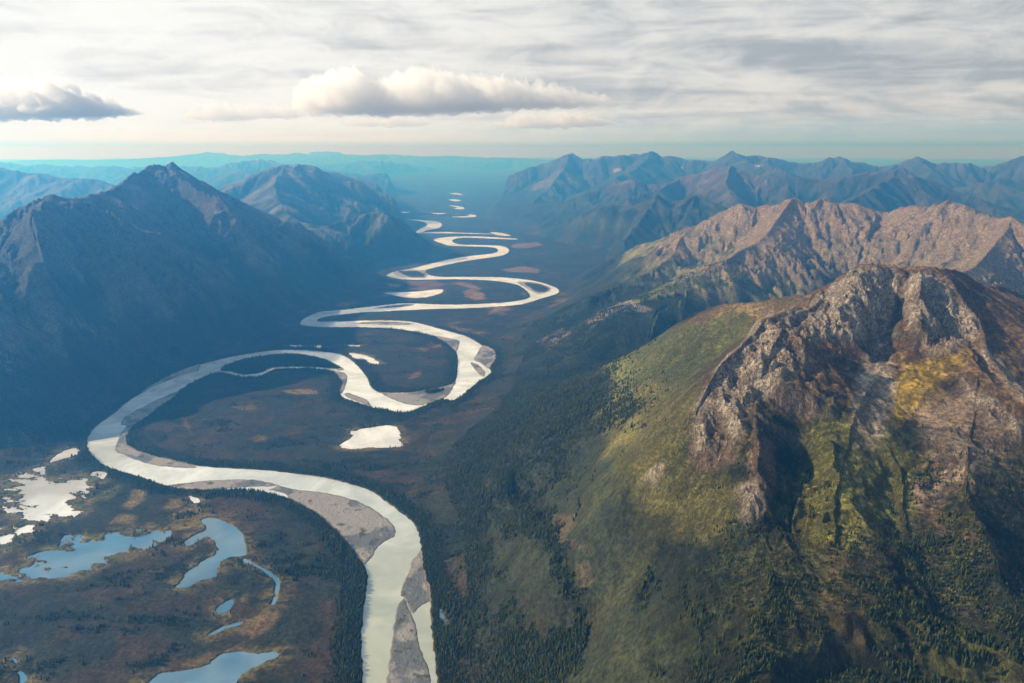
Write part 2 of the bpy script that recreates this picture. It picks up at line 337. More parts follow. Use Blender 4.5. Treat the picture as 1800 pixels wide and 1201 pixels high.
def gully(x, y, dxn, dyn):
    """one octave of slope-aligned gullies; returns height and its slope (per unit of x)"""
    ix, iy = np.floor(x), np.floor(y); fx, fy = x - ix, y - iy
    va = np.zeros_like(x); vx = np.zeros_like(x); wt = np.zeros_like(x)
    for i in (-2, -1, 0, 1):
        for j in (-2, -1, 0, 1):
            hx = hash2(ix - i, iy - j, 71) * .5; hy = hash2(ix - i, iy - j, 72) * .5
            qx, qy = fx + i - hx, fy + j - hy
            ww = np.exp(-2 * (qx * qx + qy * qy)); wt += ww
            m = (qx * dxn + qy * dyn) * np.float32(2 * math.pi)
            va += np.cos(m) * ww; vx -= np.sin(m) * ww
    return va / wt, vx / wt

def erode(x, y, gx, gy, r, amt, big):
    h = np.zeros_like(x); hx = np.zeros_like(x); hy = np.zeros_like(x)
    wl = 1300.0
    for o in range(7):
        need = (r < (1e9, 1e9, 1e9, 1e9, 45000, 12000, 4500)[o]) * (big if o == 0 else 1)
        sx, sy = gx + hx, gy + hy
        sl_ = np.sqrt(sx * sx + sy * sy) + 1e-6
        st = np.minimum(sl_ * 2.6, 1.0)
        dx_, dy_ = sy / sl_, -sx / sl_
        a, b = gully(x / wl, y / wl, dx_ * 1.0, dy_ * 1.0)
        k = wl * .085 * st * amt * need
        h += a * k; hx += b * dx_ * k * 2 * math.pi / wl * .8; hy += b * dy_ * k * 2 * math.pi / wl * .8
        wl *= .5
    return h, hx, hy
gx, gy = grad(MH)
AMT = np.clip(MH / 260, 0, 1) ** .8
AMT = AMT * np.where(GID == 1, .36, np.where(GID == 2, .45, np.where(GID == 3, .62, np.where(GID == 8, .72, np.where(GID == 4, .45, .8))))) * (.55 + .45 * ss(10, 160, CREST)) * np.where(RR > 7000, 1.1, 1.0) * np.where(RR > 20000, 2.0, 1.0)
f32 = lambda a: a.astype(np.float32)
E, ehx, ehy = par(erode, f32(GX), f32(GY), f32(gx), f32(gy), f32(RR), f32(AMT), f32(np.select([GID >= 8, GID >= 5, GID == 3], [.9, .6, .45], 0) * ss(40, 320, CREST)), n=24)
print('erosion', round(time.time() - T0, 1))
def details(x, y, r):
    big = fbm(x, y, 2600, 3, 31) * ss(9000, 30000, r)
    a = fbm(x, y, 210, 5, 41); b = fbm(x, y, 34, 4, 51, .55, True) * (r < 6000)
    c = fbm(x, y, 900, 4, 61)
    e = fbm(x, y, 9.5, 3, 58, .6, True) * (r < 2600)
    return big, a, b, c, e
BIG, NA, NB, NCc, NE = par(details, GX, GY, RR)
Hh = MH + E
slope = np.hypot(gx, gy)
HM = np.clip(MH / 200, 0, 1)
Hh = Hh + NA * 16 * HM + NB * 1.6 * HM + BIG * 120 * (1 - HM * .5) * ss(12000, 30000, RR)
Hh = Hh + NCc * 14 * (1 - HM) * ss(5, 60, MH)
print('details', round(time.time() - T0, 1))

# crags: steep rock high on the mountains
sx, sy = gx + ehx, gy + ehy
ST = np.hypot(*grad(Hh))
high = ss(.42, .62, MH / 1000 + .09 * NCc + .05 * NA)
crag = ss(.50, .86, ST + .22 * NA + .16 * NB) * ss(230, 430, MH + 120 * NCc)
nearm = (GID == 1) & (RR < 3200)
# rock faces of the near mountain
cragn = np.zeros_like(MH)

# ------------------------------------------------------------------ water and gravel outlines, surveyed on the valley floor
def smooth_poly(px_, z=0.0, sub=2):
    P = np.array([at_z(u, v, z) for u, v in px_]); n = len(P); o = []
    for i in range(n):
        a, b, c, d = P[i - 1], P[i], P[(i + 1) % n], P[(i + 2) % n]
        for k in range(sub):
            t_ = k / sub
            o.append(.5 * ((2 * b) + (c - a) * t_ + (2 * a - 5 * b + 4 * c - d) * t_ ** 2 + (3 * b - 3 * c + d - a) * t_ ** 3))
    return np.array(o)
RIVER = [(636,1260),(638,1201),(637,1160),(637,1121),(640,1074),(647,1023),(645,1002),(640,991),(632,980),(613,956),(593,931),(570,912),(545,894),(513,877),(482,869),(450,863),(414,861),(370,861),(328,859),(294,854),(278,849),(256,841),(230,833),(197,824),(172,809),(157,791),(154,780),(157,766),(172,748),(203,726),(222,709),(256,687),(281,672),(311,656),(350,642),(394,630.6),(433,623),(489,615.6),(533,616),(572,619),(600,624),(622,638),(636,653),(647,670),(651,681),(667,691),(700,692.5),(728,691),(750,687),(778,682),(797,676),(803,666),(805,649),(805.6,630),(801,616),(789,606),(767,592),(739,585),(717,581),(690,577.5),(650,575.5),(617,575),(567,575),(533,572),(528,567),(536,560),(550,553),(567,548),(607,544.5),(650,539.5),(700,534),(727,533.5),(783,536),(833,535),(883,532.5),(917,528),(933,522),(927,512),(913,502),(893,497),(860,493),(800,491),(740,492),(707,491),(687,487),(680,484),(693,478),(727,471.5),(753,465),(787,457),(820,451),(853,447.5),(873,444),(875,438),(860,434.3),(817,433),(790,432),(777,428),(762,422),(777,418),(800,416),(833,415.6),(873,417.4),(907,419.6),(905,421.2),(867,419.8),(833,418.2),(807,418.5),(795,422),(797,427),(813,430.5),(850,431),(880,432.5),(893,437.5),(893,443.5),(883,449),(860,453),(820,458.5),(787,465),(757,472),(746,476),(750,482),(773,487),(833,487),(883,488),(933,493),(967,502),(982,510),(977,517),(950,525),(917,535),(873,539),(817,542),(767,543),(700,546),(633,549.5),(577,556),(557,562),(562,566),(600,565.5),(643,564),(700,564),(733,568),(767,577),(800,586),(820,592),(843,605),(847,608),(864,615),(869,626),(864,638),(858,647),(863,654),(850,666),(833,676),(817,691),(800,702),(792,704),(780,702),(761,706),(747,713),(722,723),(711,725),(689,723),(655,716),(633,709),(611,702),(600,695),(600,686),(604,674),(597,663),(588,653),(560,648.5),(517,647.5),(490,648.5),(478,651),(461,659.5),(440,663),(420,662),(405,657.5),(389,654.5),(383,655),(367,659),(344,669),(314,687),(305,698),(278,716),(250,738),(230,752),(221,766),(219,780),(228,788),(250,798),(278,806),(311,813),(350,820),(405,824),(461,827),(517,833),(572,841),(608,850),(628,855),(656,866),(678,883),(704,901),(726,921),(737,947),(739,979),(743,1007),(751,1029),(754,1048),(756,1090),(759,1131),(764,1162),(767,1201),(772,1260)]
ISLANDS = [  # wooded islands
 [(386,651.5),(403,640),(433,631),(483,623),(517,622),(544,626),(572,633),(594,644),(598,648),(560,646),(517,645),(478,647),(461,655),(428,659),(405.6,653.5)],
 [(700,476.5),(715,477),(733,476.5),(743,482),(745,487),(717,486)],
 [(921,499),(935,498.5),(955,503),(964,507),(960,512),(947,514),(935,508)],
 [(746,688.5),(752,685.5),(775,684),(782,686),(768,691),(752,693)]]
BARS = [
 [(452,842),(482,850),(513,859.5),(561,865),(596,871),(631,882),(653,893),(672,906),(688,918),(696,933),(693,944),(678,952),(666,960),(658,972),(650,985),(641,993),(630,983),(610,958),(590,933),(568,914),(543,896),(511,879),(500,868),(470,861),(489,853.6)],
 [(285,855),(300,852),(336,848),(378,844),(447,843),(489,853),(470,855.5),(440,856.5),(414,858),(370,862),(328,861),(300,858)],
 [(312,688),(278,702),(250,716),(219,733),(212,747),(222,749),(211,763),(207,774),(201,792),(219,801),(250,813),(283,820),(322,823),(350,822),(311,811),(278,804),(250,796),(228,786),(221,778),(223,766),(232,752),(252,738),(280,716),(307,698)],
 [(350,647),(347,653),(317,660.5),(294,670),(267,681),(254,690),(252,686),(280,670),(311,654),(350,641)],
 [(544,624.5),(572,631),(597,644),(606,650),(596,652),(590,649),(570,641),(555,634)],
 [(586,651),(607,656),(611,667),(606,683),(602,692),(597,688),(601,674),(594,663)],
 [(604,694),(611,690),(622,694),(644,702),(652,712),(650,715),(628,706),(611,699)],
 [(669,690),(689,702),(711,710),(736,713),(750,710.6),(778,702),(792,690),(799,677),(803,672),(797,673),(778,680),(750,685),(728,689),(700,690)],
 [(763,590),(792,595),(808,599),(807,606),(804,617),(799,617),(787,607)],
 [(848,607),(837.5,623),(832,633),(844,638),(855,646.7),(860,648),(868,638),(872,626),(866,613)],
 [(826,637),(839,640),(853,653.6),(850,663),(840,656),(830.6,645)],
 [(741,965),(726,985),(719,1001),(707,1029),(704,1048),(709,1049),(719,1068),(727,1080),(740,1064),(757,1056),(754,1035),(746,1007),(742,979)],
 [(709,1051),(697,1070),(691,1105),(686,1143),(681,1178),(678,1260),(762,1260),(751,1169),(740,1143),(734,1112),(729,1089),(719,1070)],
 [(620,569.3),(650,565.6),(700,566),(730,569.5),(700,572),(650,570.5)],
 [(653,543),(687,537),(728,534.5),(720,538.5),(690,541)],
 [(691,480),(700,477),(746,474.5),(752,481),(747,489),(717,488),(700,485.5)],
 [(908,496),(935,496),(962,502.5),(969,508.5),(962,513.5),(946,517),(930,509)],
 [(855,434.3),(872,436),(873,443),(867,440)],
 [(400,656),(428,663),(444,663.5),(430,665),(405,659)],
]
FAR_W = [
 [(713,386),(740,387),(767,389.5),(777,395),(770,401),(750,405),(737,410),(730,409),(740,402),(752,396),(747,391),(733,388)],
 [(743,409),(783,407.5),(800,409),(860,411),(862,412),(800,410.4),(743,410)],
 [(862,408),(880,409.5),(893,412.5),(897,415),(873,413.5)],
 [(797,381),(823,380),(825,377),(837,379),(830,382),(797,382)],
 [(787,361),(803,362.5),(815,365),(813,368),(797,367),(805,365)],
 [(788,351),(800,350.5),(811,353),(800,354)],
 [(790,340),(803,339.6),(814,342.5),(802,342)],
 [(680,369.5),(700,367),(700,368),(690,371)],
 [(688,373),(713,372.6),(722,373.8),(700,374)],
 [(758,374.5),(785,375),(770,376.5)],
]
PONDS = [
 ('pond', 'long white pond inside the bend beside orange bog patches', [(675,515),(700,514),(733,513),(757,510),(777,509),(775,515),(747,523),(713,523),(687,518)], 0),
 ('pond', 'round pale pond with brown rim south of the wooded bend', [(617,758),(650,752),(678,748),(697,751),(703,760),(704,774),(706,785),(678,787),(650,788),(617,790),(596,784),(611,774),(619,766)], .5),
 ('pond', 'jagged pair of white ponds in the dark meander neck', [(614,621),(635,623),(655,629),(668,640),(650,638),(642,633),(622,630)], .6),
 ('pond', 'thin white sliver pond just above the river loop', [(508,608),(522,607),(533,609),(520,610)], 0),
 ('pond', 'tiny white pond second along above the river loop', [(553,609),(564,608),(564,612),(558,612)], 0),
 ('pond', 'tiny white pond at the right above the river loop', [(612,606.5),(632,607.5),(630,609),(615,608.5)], 0),
 ('pond', 'small bright pond between big marsh and river bend', [(88,814),(98,801),(124,789),(139,791),(135,799),(113,806)], .4),
 ('marsh_lake', 'bright white marsh lake with green islets at left edge', [(4,889),(11,851),(22,836),(79,819.5),(77,838),(124,838),(169,829),(186,833),(176,848),(150,870),(148,900),(124,911),(75,919),(71,927),(45,942),(38,957),(0,975),(-40,990),(-40,935),(22,927),(24,911),(11,900)], 1.0),
 ('marsh_lake', 'blue marsh lake reflecting a cloud with streaky reed shore', [(-40,1012),(45,990),(49,979),(105,960),(113,942),(169,942),(210,934),(289,930),(297,945),(255,968),(210,983),(173,998),(150,1009),(113,1015),(68,1018),(22,1024),(-40,1024)], .8),
 ('lake', 'hooked blue lake with a wooded tongue poking into it', [(353,915),(376,911),(413,927),(428,945),(432,975),(406,979),(387,990),(379,1013),(353,1020),(331,1032),(308,1032),(327,1009),(356,987),(385,966),(364,943),(334,960),(323,955),(338,943),(357,934),(361,923)], .25),
 ('pond', 'small oval pale pond alone on the brown heath', [(382,1077),(387,1064),(406,1054),(411,1058),(402,1073),(390,1078)], 0),
 ('lake', 'cloud reflecting lake at the bottom edge with a narrow arm', [(259,1201),(278,1186),(319,1180),(349,1174),(376,1161),(394,1148),(420,1146),(451,1148),(484,1146),(488,1154),(470,1165),(432,1182),(413,1201),(395,1240),(240,1240)], .25),
 ('creek', 'thin pale creek winding south from the hooked lake', [(430,982),(446,990),(465,1000),(490,1019),(490,1036),(484,1062),(478,1062),(484,1036),(484,1022),(460,1004),(444,995),(428,988)], .3),
 ('pond', 'small cyan pond north of the hooked lake', [(333,872),(345,876),(353,880),(342,885)], .3),
 ('creek', 'speckled creek at the bottom left corner', [(20,1156),(26,1160),(36,1174),(52,1210),(42,1210),(30,1180)], .6),
 ('creek', 'faint pale creek crossing the brown heath', [(366,1116),(395,1102),(424,1094),(426,1097),(398,1106),(368,1119)], .6),
 ('pond', 'tiny elongated pond on the dark east bank', [(770,1074),(775,1070),(780,1083),(788,1096),(783,1098),(772,1085)], .3),
]
wigx, wigy = par(lambda x, y: (fbm(x, y, 26, 3, 81) * 5, fbm(x, y, 26, 3, 91) * 5), GX, GY)
def sdf(P, margin=130):
    o = np.full(GX.shape, 400.0)
    m = (GX > P[:, 0].min() - margin) & (GX < P[:, 0].max() + margin) & (GY > P[:, 1].min() - margin) & (GY < P[:, 1].max() + margin)
    if m.any():
        xs, ys = (GX + wigx)[m], (GY + wigy)[m]
        o[m] = par(lambda a, b: sd_many(a, b, P), xs, ys)
    return o
riverP = smooth_poly(RIVER)
SDR = sdf(riverP, 260)
isl = np.full(GX.shape, 400.0); bar = np.full(GX.shape, 400.0)
for q in ISLANDS: isl = np.minimum(isl, sdf(smooth_poly(q)))
for q in BARS: bar = np.minimum(bar, sdf(smooth_poly(q)))
farP = [smooth_poly(q) for q in FAR_W]
for P in farP: SDR = np.minimum(SDR, sdf(P, 260))
pondP = [(n_, l_, smooth_poly(q), k_) for n_, l_, q, k_ in PONDS]
SDP = np.full(GX.shape, 400.0); marsh = np.zeros(GX.shape); rim = np.full(GX.shape, 400.0)
reed = par(lambda x, y: fbm(x * .8 - y * .35, y * 1.7 + x * .5, 70, 6, 101, .62), GX, GY)
for n_, l_, P, k_ in pondP:
    s = sdf(P, 160)
    rim = np.minimum(rim, s)
    if k_ > 0:
        s2 = s + np.maximum(0, (reed + .07 + .12 * (k_ - .5)) * (60 if k_ < .7 else 330) * k_ * np.exp(-np.maximum(-s, 0) / (22 + 50 * k_)))
    else: s2 = s
    SDP = np.minimum(SDP, s2)
print('water', round(time.time() - T0, 1))

nf = par(lambda x, y: fbm(x, y, 330, 5, 111, .55), GX, GY)
dist_w = np.minimum(SDR, SDP)
flat = ss(-5, 130, np.minimum(SDR, rim))
Hh = Hh * flat
land = 2.2 + np.abs(nf) * 5 * ss(10, 120, np.minimum(SDR, rim)) + ss(6000, 16000, RR) * 12 * (nf + .3) * ss(60, 200, SDR)
Hh = Hh + land
def shore(s, lo, hi, sp): return lo + (hi - lo) * ss(-sp, sp, s)
spn = 3.0 + RR * .0008
wz = shore(dist_w, -2.0, 0.0, spn)
Hh = np.where(dist_w < spn, wz + (Hh) * ss(0, spn, dist_w), Hh)
barz = .55 + .5 * nf
inb = np.minimum(bar, 400)
Hb = shore(inb, 1.0, -2.0, spn * 1.0) + .25 * NB
Hh = np.where((SDR < spn) & (inb < spn), np.maximum(Hh, Hb), Hh)
Hi = shore(isl, 2.6, -2.0, spn)
Hh = np.where(isl < spn, np.maximum(Hh, Hi), Hh)
Hh = np.where((RR < 700), Hh, Hh)

def patch(px_, edge=25.0, rough=30.0, margin=120):
    P = [hit(u, v) for u, v in px_]; med = np.median([math.hypot(*p) for p in P])
    for i, (u, v) in enumerate(px_):                 # keep every corner on the same slope
        k = 0
        while math.hypot(*P[i]) > 1.45 * med and k < 20: k += 1; P[i] = hit(u, v + 4 * k)
    P = np.array(P)
    o = np.zeros(GX.shape)
    m = (GX > P[:, 0].min() - margin) & (GX < P[:, 0].max() + margin) & (GY > P[:, 1].min() - margin) & (GY < P[:, 1].max() + margin)
    if m.any():
        s = par(lambda a, b: sd_many(a, b, P), GX[m], GY[m])
        o[m] = ss(edge, -edge, s + rough * NA[m] + rough * .5 * NB[m] * .4)
    return o

# crags on the near mountain
ROCKS = [
 [(1461,502),(1489,480),(1511,468),(1572,465),(1580,500),(1560,560),(1530,590),(1500,600),(1470,600),(1430,595),(1400,590),(1370,580),(1400,545)],
 [(1590,500),(1645,467),(1666,491),(1692,527),(1721,564),(1731,592),(1700,600),(1670,622),(1625,620),(1600,590),(1580,550)],
 [(1309,600),(1352,555),(1400,570),(1440,610),(1420,640),(1370,670),(1330,700),(1320,760),(1290,790),(1265,750),(1230,740),(1226,712),(1244,676),(1273,632)],
 [(1219,748),(1260,750),(1290,770),(1300,790),(1270,790),(1225,795)],
 [(1731,592),(1745,620),(1764,645),(1800,690),(1800,712),(1764,672),(1742,650),(1725,620)],
 [(1690,665),(1713,680),(1746,710),(1795,742),(1795,770),(1740,745),(1700,700)],
 [(1135,840),(1150,822),(1165,822),(1150,845)], [(1300,860),(1325,850),(1335,895),(1315,905)]]
rk = np.zeros(GX.shape)
for q in ROCKS: rk = np.maximum(rk, patch(q, 14, 16))
rk = rk * (RR < 2600)
rib = par(lambda x, y: fbm(x * 1.0, y * .55, 62, 5, 131, .55, True), GX, GY)
Hh = Hh + rk * (rib * 17 + NE * 4.2 + NB * 9 - 4) * ss(2, 40, CREST + 6)
Hh = Hh + (1 - rk) * NE * .35 * (RR < 2600) * HM
cr2 = crag * (GID == 3); Hh = Hh + cr2 * (NB * 7 + rib * 16) * ss(10, 90, CREST)
cr3 = crag * (GID == 8); Hh = Hh + cr3 * (NB * 4 + rib * 3) * ss(10, 90, CREST)
ST = np.hypot(*grad(Hh))
print('rocks', round(time.time() - T0, 1))

# ------------------------------------------------------------------ ground cover (surface colours, some with light, shade or haze put in)
def mixc(a, b, m): return a + (np.asarray(b, np.float32) - a) * m[..., None].astype(np.float32)
n_a, n_b, n_c, n_d = par(lambda x, y, r: (fbm(x, y, 140, 5, 141, .6), fbm(x, y, 480, 4, 151, .55), fbm(x, y, 38, 4, 161, .6) * (r < 9000), fbm(x * .35, y, 120, 4, 171, .6)), GX, GY, RR)
C = np.zeros(GX.shape + (3,), np.float32); C[:] = (.020, .024, .013)
C = mixc(C, (.040, .029, .016), ss(-.15, .30, n_a + n_b * .6) * (.3 + .7 * ss(60, 10, MH)))
C = mixc(C, (.010, .018, .012), ss(.02, .28, n_d + .4 * n_c) * .8)
vall = ss(60, 10, MH)
C = mixc(C, (.075, .052, .030), ss(.34, .55, n_b + .55 * n_d + .2 * n_c) * vall * .8)
# slopes: forest low down, then shrubs, heath and rock
alt = MH + 70 * n_b + 45 * n_a
onm = ss(30, 110, MH)
shrub = np.array((.050, .056, .022)); heath = np.array((.105, .062, .036)); rockc = np.array((.27, .225, .19))
isnear, isfoot, ispale = (GID == 1), (GID == 2), (GID == 3)
gl = ss(.0, .12, -E / 30 + n_a * .5)                      # greener in the hollows
C = mixc(C, shrub, onm * ss(120, 300, alt) * ss(-.25, .2, n_a + .5 * n_c) * .9)
C = mixc(C, (.024, .030, .015), onm * ss(330, 250, alt) * (isnear | isfoot) * ss(-.35, .1, n_d + n_c) * .85)
C = mixc(C, heath, onm * np.where(isnear, .5, np.where(GID == 4, .15, np.where(GID >= 5, .45, 1))) * ss(290, 450, alt + 60 * n_c) * ss(-.2, .15, n_a * .7 + n_b * .6 + E / 60) * .9)
C = mixc(C, (.145, .09, .06), onm * ss(520, 640, alt) * np.where(GID >= 5, .3, .8))
# left and distant mountains: stone darkened and blued, shade and haze put in
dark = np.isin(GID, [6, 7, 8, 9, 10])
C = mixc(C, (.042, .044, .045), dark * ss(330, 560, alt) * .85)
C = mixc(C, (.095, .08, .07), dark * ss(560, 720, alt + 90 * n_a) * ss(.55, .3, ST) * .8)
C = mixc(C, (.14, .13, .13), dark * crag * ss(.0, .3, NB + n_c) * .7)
C = mixc(C, (.12, .12, .112), dark * (GID >= 8) * ss(120, 420, alt) * ss(0, 18, E + 24 * n_c) * .8)  # bare pale ribs; the colour also draws relief lost in the shade
C = mixc(C, (.018, .032, .018), dark * ss(560, 380, alt) * ss(0, -16, E + 16 * n_a) * .85)  # green gullies, their dark tone painting relief as well
C = mixc(C, (.10, .105, .095), (GID == 8) * ss(.12, .38, n_a + .6 * n_c) * ss(60, 320, alt) * .6)
br = np.isin(GID, [5]); C = mixc(C, (.11, .085, .07), br * ss(330, 620, alt) * .85)
rgm = (GID == 7) | (GID == 6); C = mixc(C, (.075, .07, .07), rgm * ss(600, 760, alt) * ss(.0, .25, n_b + .3 * n_a) * .8)
# pale mountain
C = mixc(C, (.29, .20, .115), ispale * ss(330, 470, alt + 30 * n_a) * .92)
C = mixc(C, (.13, .105, .05), ispale * ss(.0, .25, n_b + .4 * n_a) * ss(300, 420, alt) * .6)
C = mixc(C, (.11, .125, .035), ispale * ss(570, 420, alt) * ss(-.12, .18, n_b + gl * .3 - .1) * ss(180, 300, alt) * .9)
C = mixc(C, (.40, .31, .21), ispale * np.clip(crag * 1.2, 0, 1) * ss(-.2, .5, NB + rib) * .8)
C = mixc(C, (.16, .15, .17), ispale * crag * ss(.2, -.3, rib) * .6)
# near mountain
C = mixc(C, (.155, .098, .045), isnear * ss(440, 560, alt + 50 * n_c) * .9)
C = mixc(C, (.105, .106, .028), ss(270, 370, alt) * isnear * ss(520, 360, alt) * ss(-.1, .25, n_a + .4 * n_c) * ss(120, 260, alt) * .75)
def blot(px_, col, amt, edge=25, rough=30):
    global C
    C = mixc(C, col, patch(px_, edge, rough) * amt * (.65 + .35 * ss(-.3, .3, n_c + n_a)))
blot([(1060,640),(1172,566),(1247,525),(1352,520),(1400,520),(1370,560),(1300,600),(1250,640),(1150,700),(1080,700)], (.165, .175, .05), .9, 30, 50)  # green back shoulder, brightened with sunlight put into the colour
blot([(1060,700),(1150,665),(1235,650),(1225,720),(1190,790),(1120,850),(1060,800)], (.22, .20, .06), .85, 30, 50)  # golden green of the left shoulder includes painted strong sun
blot([(1172,570),(1247,525),(1352,520),(1430,520),(1380,545),(1290,545),(1230,575)], (.24, .15, .075), .75, 15, 30)
blot([(1400,780),(1440,700),(1530,730),(1600,800),(1600,900),(1500,960),(1420,1000),(1395,880)], (.19, .185, .04), .85, 30, 40)
blot([(1300,990),(1420,930),(1480,1000),(1450,1190),(1300,1190),(1260,1080)], (.075, .07, .026), .7, 30, 50)
blot([(1090,830),(1200,740),(1225,720),(1215,790),(1300,850),(1260,930),(1130,900)], (.21, .19, .055), .8, 30, 50)  # green slope left of the spur, sunlight mixed into its colour
blot([(1560,700),(1580,640),(1650,622),(1700,620),(1690,650),(1640,690),(1600,740),(1570,760)], (.27, .19, .025), .85, 14, 44)
blot([(1560,500),(1572,500),(1580,560),(1570,600),(1575,690),(1550,780),(1500,790),(1490,720),(1510,640),(1545,580)], (.33, .27, .20), .9, 10, 18)
blot([(1600,720),(1680,690),(1790,760),(1780,800),(1700,850),(1650,870),(1620,800)], (.22, .165, .12), .8, 20, 30)
blot([(1600,850),(1640,850),(1650,890),(1620,900)], (.17, .12, .10), .8, 10, 20)
blot([(1410,710),(1435,690),(1440,730),(1415,745)], (.17, .10, .08), .8, 5, 8)
blot([(1210,780),(1270,770),(1300,810),(1260,830),(1210,815)], (.24, .16, .12), .8, 8, 14)
blot([(1310,790),(1370,780),(1365,860),(1345,905),(1315,880)], (.20, .13, .08), .75, 8, 14)
blot([(1440,985),(1480,970),(1500,1060),(1510,1120),(1480,1140),(1450,1060)], (.15, .10, .045), .7, 20, 40)
blot([(1620,880),(1680,930),(1760,960),(1800,1000),(1800,1040),(1720,990),(1640,930)], (.14, .09, .05), .7, 15, 30)
blot([(905,850),(920,850),(960,900),(1005,905),(1010,925),(985,945),(940,910),(912,880)], (.095, .07, .035), .5, 5, 12)
blot([(1010,990),(1035,985),(1045,1020),(1025,1040),(1010,1020)], (.085, .06, .035), .5, 5, 12)
blot([(985,950),(1035,965),(1045,985),(1000,965)], (.09, .065, .04), .5, 5, 12)
blot([(1060,545),(1130,535),(1150,545),(1090,552),(1040,575),(1030,565)], (.30, .25, .22), .8, 12, 40)
blot([(940,600),(990,575),(1010,590),(960,620)], (.20, .17, .13), .7, 12, 40)
blot([(230,330),(290,318),(270,350),(215,375),(205,365)], (.22, .14, .12), .8, 30, 60)  # sunlit patch on the left summit, painted as paler colour
blot([(340,355),(385,355),(380,368),(350,370)], (.22, .15, .12), .8, 20, 40)
blot([(470,310),(505,300),(508,325),(470,330)], (.17, .13, .11), .8, 40, 60)
blot([(960,310),(990,285),(975,330),(930,335)], (.17, .14, .12), .6, 60, 90)
blot([(1000,310),(1028,300),(1020,325),(985,320)], (.17, .14, .12), .6, 60, 90)
# bog meadows on the valley floor
BOG = [((.24,.14,.06), [(815,512),(830,508),(850,517),(853,526),(838,528),(815,522)]), ((.24,.14,.06), [(795,497),(815,495),(848,507),(840,511),(815,503)]), ((.15,.085,.055), [(715,494),(760,493),(780,500),(770,509),(740,511),(717,508)]),
 ((.22,.14,.06), [(680,498),(705,500),(700,506),(685,504)]), ((.2,.125,.07), [(883,474),(920,468),(950,474),(948,480),(915,479),(893,478)]), ((.19,.12,.08), [(900,430),(945,426),(955,431),(930,436),(900,436)]),
 ((.17,.12,.05), [(496,687),(530,684),(560,687),(558,693),(520,694)]), ((.13,.085,.035), [(436,772),(455,763),(475,768),(470,780),(445,780)]), ((.10,.10,.03), [(405,716),(440,712),(448,718),(425,722)]),
 ((.16,.12,.035), [(218,890),(235,860),(262,862),(250,880),(230,895)]), ((.16,.12,.035), [(290,893),(300,878),(318,878),(318,890),(300,895)]), ((.16,.12,.035), [(188,922),(210,903),(240,907),(244,918),(225,925)]),
 ((.15,.12,.04), [(300,905),(345,890),(370,895),(385,912),(350,925),(310,930)]), ((.15,.10,.05), [(430,1110),(460,1070),(490,1060),(500,1075),(480,1095),(450,1115)]), ((.13,.10,.05), [(317,733),(330,735),(342,765),(338,770),(325,755)]),
 ((.14,.09,.055), [(725,660),(740,650),(740,662),(715,668)]), ((.14,.10,.05), [(728,611),(760,612),(748,620),(735,615)]), ((.09,.10,.03), [(155,880),(205,850),(215,855),(190,880)]), ((.13,.05,.03), [(265,1185),(300,1165),(340,1160),(375,1150),(350,1172),(300,1180)])]
for c_, q in BOG: blot(q, c_, .9, 10 if q[0][1] > 560 else 22, 26)
C = mixc(C, (.30, .19, .09), ss(.30, .5, n_b + .5 * n_a) * vall * (GY > 3600) * (GY < 5200) * (GX < 600) * (SDR > 30) * .45)
# reeds around the ponds
C = mixc(C, (.12, .10, .035), ss(45, 8, rim + 18 * n_c) * ss(-.3, .2, reed + n_c) * .8)
C = mixc(C, (.055, .085, .025), (rim < 2) * ss(.1, .4, reed) * .8)
# rock of the crags
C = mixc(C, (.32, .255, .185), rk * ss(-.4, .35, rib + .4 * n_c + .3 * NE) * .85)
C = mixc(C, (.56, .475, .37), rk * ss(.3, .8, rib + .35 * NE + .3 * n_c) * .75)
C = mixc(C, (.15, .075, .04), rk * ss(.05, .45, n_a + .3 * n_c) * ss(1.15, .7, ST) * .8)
gen = isnear * (1 - rk) * ss(1.05, 1.5, ST) * ss(430, 520, MH)
C = mixc(C, (.22, .18, .15), gen * .7)
# gravel
grav = ss(spn * .6, -spn * .4, bar) * (SDR < 10) * (isl > 0)
C = mixc(C, (.26, .255, .255), grav)
C = mixc(C, (.40, .34, .28), grav * ss(12, 2, np.abs(SDR)) * ss(-.2, .2, n_c))
C = mixc(C, (.12, .135, .15), grav * ss(-.02, .14, n_a * .9 + .25 * n_b))
C = mixc(C, (.45, .37, .30), grav * ss(-2, -14, -bar - 16 + 6 * n_c) * 0)
C = mixc(C, (.30, .26, .22), ss(5, 0, SDR) * (SDR > -3) * (isl > 8) * ss(-.1, .2, n_a) * .7)
C = mixc(C, (.15, .15, .145), grav * ss(-11, -2, bar + 5 * n_c) * .8)
C = mixc(C, (.05, .055, .03), grav * ss(.25, .4, n_c + .3 * n_a) * .8)
C = mixc(C, (.28, .24, .16), (dist_w < 0).astype(np.float32) * (1 - grav) * (isl > 0))
# snow specks on the far range
for q in ([(1078,299),(1092,299),(1091,303),(1080,303)], [(1327,290),(1340,291),(1336,294)], [(1196,295),(1200,295),(1199,297)]):
    C = mixc(C, (.42, .44, .46), patch(q, 25, 0))
C = np.clip(C, .004, .9)
print('colour', round(time.time() - T0, 1))

